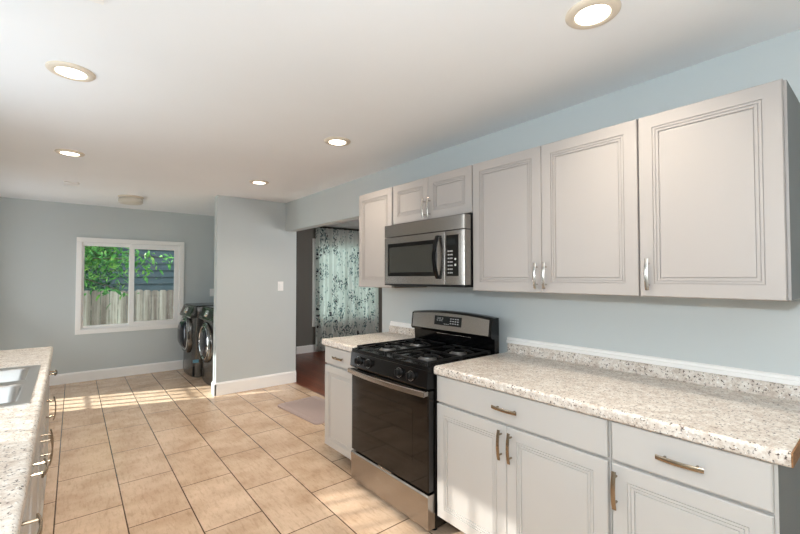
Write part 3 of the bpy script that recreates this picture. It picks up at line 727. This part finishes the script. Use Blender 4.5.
m = MB(); zr = 0.9185
# deck around the bowls
xs = [SX0, bowls[0][0], bowls[0][1], SX1]; ys = [SY0, bowls[0][2], bowls[0][3], bowls[1][2], bowls[1][3], SY1]
for i in range(3):
    for j in range(5):
        if i == 1 and j in (1, 3): continue
        m.poly([(xs[i], ys[j], zr), (xs[i+1], ys[j], zr), (xs[i+1], ys[j+1], zr), (xs[i], ys[j+1], zr)])
for (a, b) in (((SX0, SY0), (SX1, SY0)), ((SX1, SY0), (SX1, SY1)), ((SX1, SY1), (SX0, SY1)), ((SX0, SY1), (SX0, SY0))):
    m.poly([(a[0], a[1], zr), (b[0], b[1], zr), (b[0], b[1], 0.9142), (a[0], a[1], 0.9142)])
bmesh.ops.remove_doubles(m.bm, verts=list(m.bm.verts), dist=1e-5)
rim = m.build('rim', M['steel_v'], sk)
for (x0, x1, y0, y1) in bowls:
    m = MB()
    def rr(ins, z, r):
        out = []
        for cx, cy, a0 in ((x1-ins-r, y1-ins-r, 0), (x0+ins+r, y1-ins-r, 90), (x0+ins+r, y0+ins+r, 180), (x1-ins-r, y0+ins+r, 270)):
            for k in range(6):
                a = math.radians(a0+90*k/5); out.append(m.bm.verts.new((cx+r*math.cos(a), cy+r*math.sin(a), z)))
        return out
    R = [rr(-0.004, zr+0.0004, 0.008), rr(0.0, zr+0.0004, 0.01), rr(0.006, zr-0.008, 0.04), rr(0.016, 0.78, 0.05), rr(0.03, 0.745, 0.05), rr(0.06, 0.735, 0.05)]
    for A, B in zip(R, R[1:]):
        for k in range(24): m.bm.faces.new((A[k], A[(k+1) % 24], B[(k+1) % 24], B[k]))
    m.bm.faces.new(R[-1])
    bo = m.build('bowl', M['steel_v'], sk, 45)
    m = MB(); m.lathe([(0.042, 0), (0.040, 0.003), (0.030, 0.003), (0.026, 0.001)], ((x0+x1)/2, (y0+y1)/2, 0.7352), n=24); m.build('drain', M['chrome'], bo, 40)

# ------------------------------------------------------------------ laundry machines
def laundry(name, label, cat, y0, y1, xf, glassy):
    t = thing(name, label, cat, (xf+0.38, (y0+y1)/2, 0), 'pair of front-loading laundry machines')
    yc = (y0+y1)/2; H = 0.985
    p = []                                  # plan outline: bowed front with rounded corners
    xb = xf+0.76
    p += [(xb, y0), (xb, y1), (xf+0.07, y1)]
    for k in range(13):
        s = 1-2*k/12; yy = yc+s*(y1-y0)/2*0.985; p.append((xf+0.030*s*s+ (0.02 if abs(s) > 0.99 else 0), yy))
    p.append((xf+0.07, y0))
    m = MB(); m.prism(p, 'z', 0.012, 0.83); 
    m.box((xf+0.06, y0, 0.83), (xb, y1, H), 0.012); m.build('body', M['graphite'], t, 25)
    m = MB(); m.box((xf+0.05, y0+0.01, H-0.004), (xb-0.01, y1-0.01, H+0.012), 0.006); m.build('top', M['black'], t)
    m = MB(); m.prism([(xf+0.062, 0.828), (xf-0.022, 0.828), (xf-0.026, 0.848), (xf+0.030, H-0.004), (xf+0.062, H)], 'y', y0+0.004, y1-0.004); cpn = m.build('control_panel', M['graphite'], t)
    nrm = (-0.92, 0, 0.40); q = lambda z: xf-0.026+(z-0.848)*(0.056/(H-0.004-0.848))
    MB().lathe([(0.046, -0.006), (0.046, 0.010), (0.038, 0.024), (0.032, 0.026)], (q(0.915), yc, 0.915), nrm, 24).build('dial', M['chrome'], cpn, 35)
    for a, b in ((y0+0.05, yc-0.07), (yc+0.08, y1-0.07)):
        m = MB(); m.prism([(q(0.865)-0.004, 0.865), (q(0.962)-0.004, 0.962), (q(0.962)+0.003, 0.962), (q(0.865)+0.003, 0.865)], 'y', a, b); m.build('display', M['black_matte'], cpn)
    zc = 0.545 if not glassy else 0.585
    def door_rings(m, prof, pw):                # superellipse rings: (radius, stand-off)
        R_ = []
        for r, h in prof:
            ring = []
            for k in range(56):
                a = 2*math.pi*k/56; c_, s_ = math.cos(a), math.sin(a)
                ring.append(m.bm.verts.new((xf-h, yc+r*math.copysign(abs(c_)**pw, c_), zc+r*math.copysign(abs(s_)**pw, s_))))
            R_.append(ring)
        for A, B in zip(R_, R_[1:]):
            for k in range(56): m.bm.faces.new((A[k], A[(k+1) % 56], B[(k+1) % 56], B[k]))
        return R_
    pw = 0.62 if glassy else 1.0; R0 = 0.265 if glassy else 0.262
    m = MB(); door_rings(m, [(R0, -0.02), (R0, 0.010), (R0-0.010, 0.026), (R0-0.030, 0.034), (R0-0.042, 0.030)], pw); dr = m.build('door', M['graphite'], t, 40)
    m = MB(); door_rings(m, [(R0-0.040, 0.024), (R0-0.041, 0.038), (R0-0.050, 0.043), (R0-0.060, 0.034), (R0-0.062, 0.012)], pw); m.build('door_rim', M['chrome'], dr, 40)
    bul = 1.5 if glassy else 1.0
    m = MB(); rr_ = door_rings(m, [(R0-0.060, 0.012), (R0-0.066, 0.026*bul), (R0-0.095, 0.048*bul), (R0-0.150, 0.064*bul), (R0-0.225, 0.070*bul)], pw); m.bm.faces.new(rr_[-1]); m.build('door_glass', M['dark_glass'], dr, 60)
    m = MB(); m.box((xf-0.046, y0+0.075, zc-0.06), (xf-0.02, y0+0.105, zc+0.06), 0.008); m.build('door_handle', M['chrome'], dr)
    m = MB(); m.box((xf+0.022, y0+0.03, 0.02), (xf+0.06, y1-0.03, 0.16), 0.006); m.build('kick_panel', M['black_matte'], t)
    for xx in (xf+0.1, xb-0.06):
        for yy in (y0+0.06, y1-0.06): MB().lathe([(0.022, 0), (0.022, 0.014)], (xx, yy, 0), n=12).build('foot', M['black_matte'], t)
    return t
laundry('dryer', 'graphite front-load laundry machine nearer the partition wall', 'dryer', 5.395, 6.075, 1.425, False)
wm = laundry('washing_machine', 'graphite front-load laundry machine next to the window wall', 'washing machine', 6.165, 6.845, 1.345, True)
m = MB(); m.box((1.358, 6.150, 0.215), (1.43, 6.1652, 0.255)); o = m.build('sticker', M['sticker'], wm); o['label'] = 'light blue paper sticker'

# ------------------------------------------------------------------ wall plates
def plate(name, label, cat, x, y, z, rocker):
    t = thing(name, label, cat, (x, y, z-0.06))
    p = MB().box((x-0.038, y-0.006, z-0.06), (x+0.038, y-0.0005, z+0.06), 0.002).build('cover_plate', M['white'], t)
    if rocker: MB().box((x-0.017, y-0.010, z-0.034), (x+0.017, y-0.005, z+0.034), 0.002).build('rocker', M['vinyl'], t)
    else:
        for dz in (-0.02, 0.02):
            MB().lathe([(0.016, 0), (0.015, 0.003)], (x, y-0.0055, z+dz), (0, -1, 0), 20).build('socket', M['vinyl'], t)
plate('light_switch', 'white rocker light switch on the partition wall', 'light switch', 2.160, YP, 1.278, True)
plate('wall_outlet', 'white wall outlet above the laundry machines', 'outlet', 1.800, YF, 1.150, False)

# ------------------------------------------------------------------ ceiling fixtures
def recessed(label, x, y, R=0.094):
    t = thing('recessed_light', label, 'ceiling light', (x, y, ZC-0.014), 'lit recessed ceiling lights')
    m = MB(); m.lathe([(R, 0.0138), (R, 0.010), (R-0.006, 0.004), (R-0.03, 0.001), (R-0.034, 0.004), (R-0.036, 0.0138)], (x, y, ZC-0.014), (0, 0, 1), 40, caps=False); m.build('trim_ring', M['trim_ring'], t, 60)
    m = MB(); m.lathe([(R-0.0345, 0.0), (R-0.0345, 0.003)], (x, y, ZC-0.010), (0, 0, 1), 40); m.build('lens', M['lamp'], t)
    l = bpy.data.lights.new('recessed_lamp', 'AREA'); l.shape = 'DISK'; l.size = 0.12; l.energy = LK['lamp']; l.spread = math.radians(125); l.color = (1.0, 0.87, 0.71)
    o = bpy.data.objects.new('recessed_lamp', l); COL.objects.link(o); o.location = (0, 0, -0.003); o.parent = t
recessed('lit recessed ceiling light above the right counter, largest and nearest', 1.490, 0.697)
recessed('lit recessed ceiling light above the front of the range', 1.491, 2.534)
recessed('lit recessed ceiling light nearest the partition wall', 1.515, 4.140)
recessed('lit recessed ceiling light above the sink counter', 0.0, 2.468)
recessed('lit recessed ceiling light in line between sink counter and window', 0.003, 4.100)
fl = thing('flush_mount_light', 'round frosted flush-mount ceiling light near the far window, unlit', 'ceiling light', (0.588, 5.90, ZC-0.09))
MB().lathe([(0.134, 0.0), (0.134, -0.008), (0.122, -0.020)], (0.588, 5.90, ZC-0.0005), n=40).build('ceiling_plate', M['trim_ring'], fl, 40)
MB().lathe([(0.118, 0.0), (0.128, -0.012), (0.128, -0.050), (0.110, -0.066), (0.06, -0.074), (0.012, -0.076)], (0.588, 5.90, ZC-0.020), n=40).build('shade', M['frost'], fl, 50)
sm = MB().box((-0.045, 5.36, ZC-0.016), (0.085, 5.50, ZC-0.0005), 0.006).build('ceiling_register', M['white']); tag(recenter(sm), 'small white square ceiling cover near the far wall', 'vent')
cv = thing('ceiling_vent', 'white ceiling vent cut off by the top edge of the photo', 'vent', (-0.06, 1.63, ZC-0.012))
m = MB(); 
for a, b in (((-0.21, 1.48), (0.086, 1.505)), ((-0.21, 1.752), (0.086, 1.777)), ((-0.21, 1.505), (-0.185, 1.752)), ((0.061, 1.505), (0.086, 1.752))): m.box((a[0], a[1], ZC-0.010), (b[0], b[1], ZC-0.0005), 0.002)
m.build('frame', M['white'], cv)
m = MB()
for k in range(8): m.box((-0.186, 1.512+k*0.030, ZC-0.008), (0.062, 1.530+k*0.030, ZC-0.004))
m.build('louver', M['white'], cv)

# ------------------------------------------------------------------ doorway mat
t = bmesh.new()
def rrect(m, hx, hy, r, z):
    out = []
    for cx, cy, a0 in ((hx-r, hy-r, 0), (-hx+r, hy-r, 90), (-hx+r, -hy+r, 180), (hx-r, -hy+r, 270)):
        for k in range(6):
            a = math.radians(a0+90*k/5); out.append(m.bm.verts.new((cx+r*math.cos(a), cy+r*math.sin(a), z)))
    return out
m = MB(); hx, hy = 0.245, 0.405
R = [rrect(m, hx, hy, 0.05, 0.0005), rrect(m, hx, hy, 0.05, 0.010), rrect(m, hx-0.008, hy-0.008, 0.045, 0.016), rrect(m, hx-0.05, hy-0.05, 0.02, 0.016), rrect(m, hx-0.056, hy-0.056, 0.02, 0.011), rrect(m, hx-0.064, hy-0.064, 0.02, 0.011), rrect(m, hx-0.07, hy-0.07, 0.02, 0.015)]
for A, B in zip(R, R[1:]):
    for k in range(24): m.bm.faces.new((A[k], A[(k+1) % 24], B[(k+1) % 24], B[k]))
m.bm.faces.new(R[0][::-1]); m.bm.faces.new(R[-1])
rug = m.build('bath_mat', M['rug'], None, 40); rug.location = (2.050, 3.912, 0); rug.rotation_euler.z = math.radians(4.2)
tag(rug, 'pinkish grey ribbed mat on the tiles in front of the doorway', 'rug'); t.free()

# ------------------------------------------------------------------ curtain and rod in the dining room
rod = thing('curtain_rod', 'dark curtain rod holding the floral curtain', 'curtain rod', (4.3, YF-0.09, 2.335))
MB().tube([(3.50, YF-0.09, 2.335), (5.15, YF-0.09, 2.335)], 0.011, 12).build('rod', M['wire'], rod, 40)
for x in (3.53, 5.12): MB().box((x-0.008, YF-0.10, 2.327), (x+0.008, YF-0.0005, 2.343)).build('bracket', M['wire'], rod)
for x in (3.49, 5.16): MB().lathe([(0.006, -0.02), (0.02, -0.008), (0.02, 0.008), (0.006, 0.02)], (x, YF-0.09, 2.335), (1, 0, 0), 14).build('finial', M['wire'], rod, 40)
m = MB(); NX, NZ = 220, 14; grid = []
for j in range(NZ+1):
    v = j/NZ; z = 0.02+v*2.30; row = []
    for i in range(NX+1):
        u = i/NX; x = 3.575+u*1.46
        amp = 0.036+0.016*(1-v)
        ph = 2*math.pi*(u*15+0.35*math.sin(u*9))
        y = YF-0.09+amp*math.sin(ph)*(0.75+0.25*math.sin(u*31+v*1.5))-0.01*(1-v)
        row.append(m.bm.verts.new((x+0.012*math.sin(ph*0.5+v*2)*(1-v), y, z)))
    grid.append(row)
uvl = m.bm.loops.layers.uv.new('UVMap')
for j in range(NZ):
    for i in range(NX):
        f = m.bm.faces.new((grid[j][i], grid[j][i+1], grid[j+1][i+1], grid[j+1][i]))
        for lp, (a, b) in zip(f.loops, ((i, j), (i+1, j), (i+1, j+1), (i, j+1))): lp[uvl].uv = (a/NX*2.4, b/NZ*2.25)
cu = m.build('floral_curtain', M['curtain'], None, 80)
sol = cu.modifiers.new('thickness', 'SOLIDIFY'); sol.thickness = 0.002
tag(recenter(cu), 'pale floor-length curtain printed with teal and grey sprigs in the doorway', 'curtain')
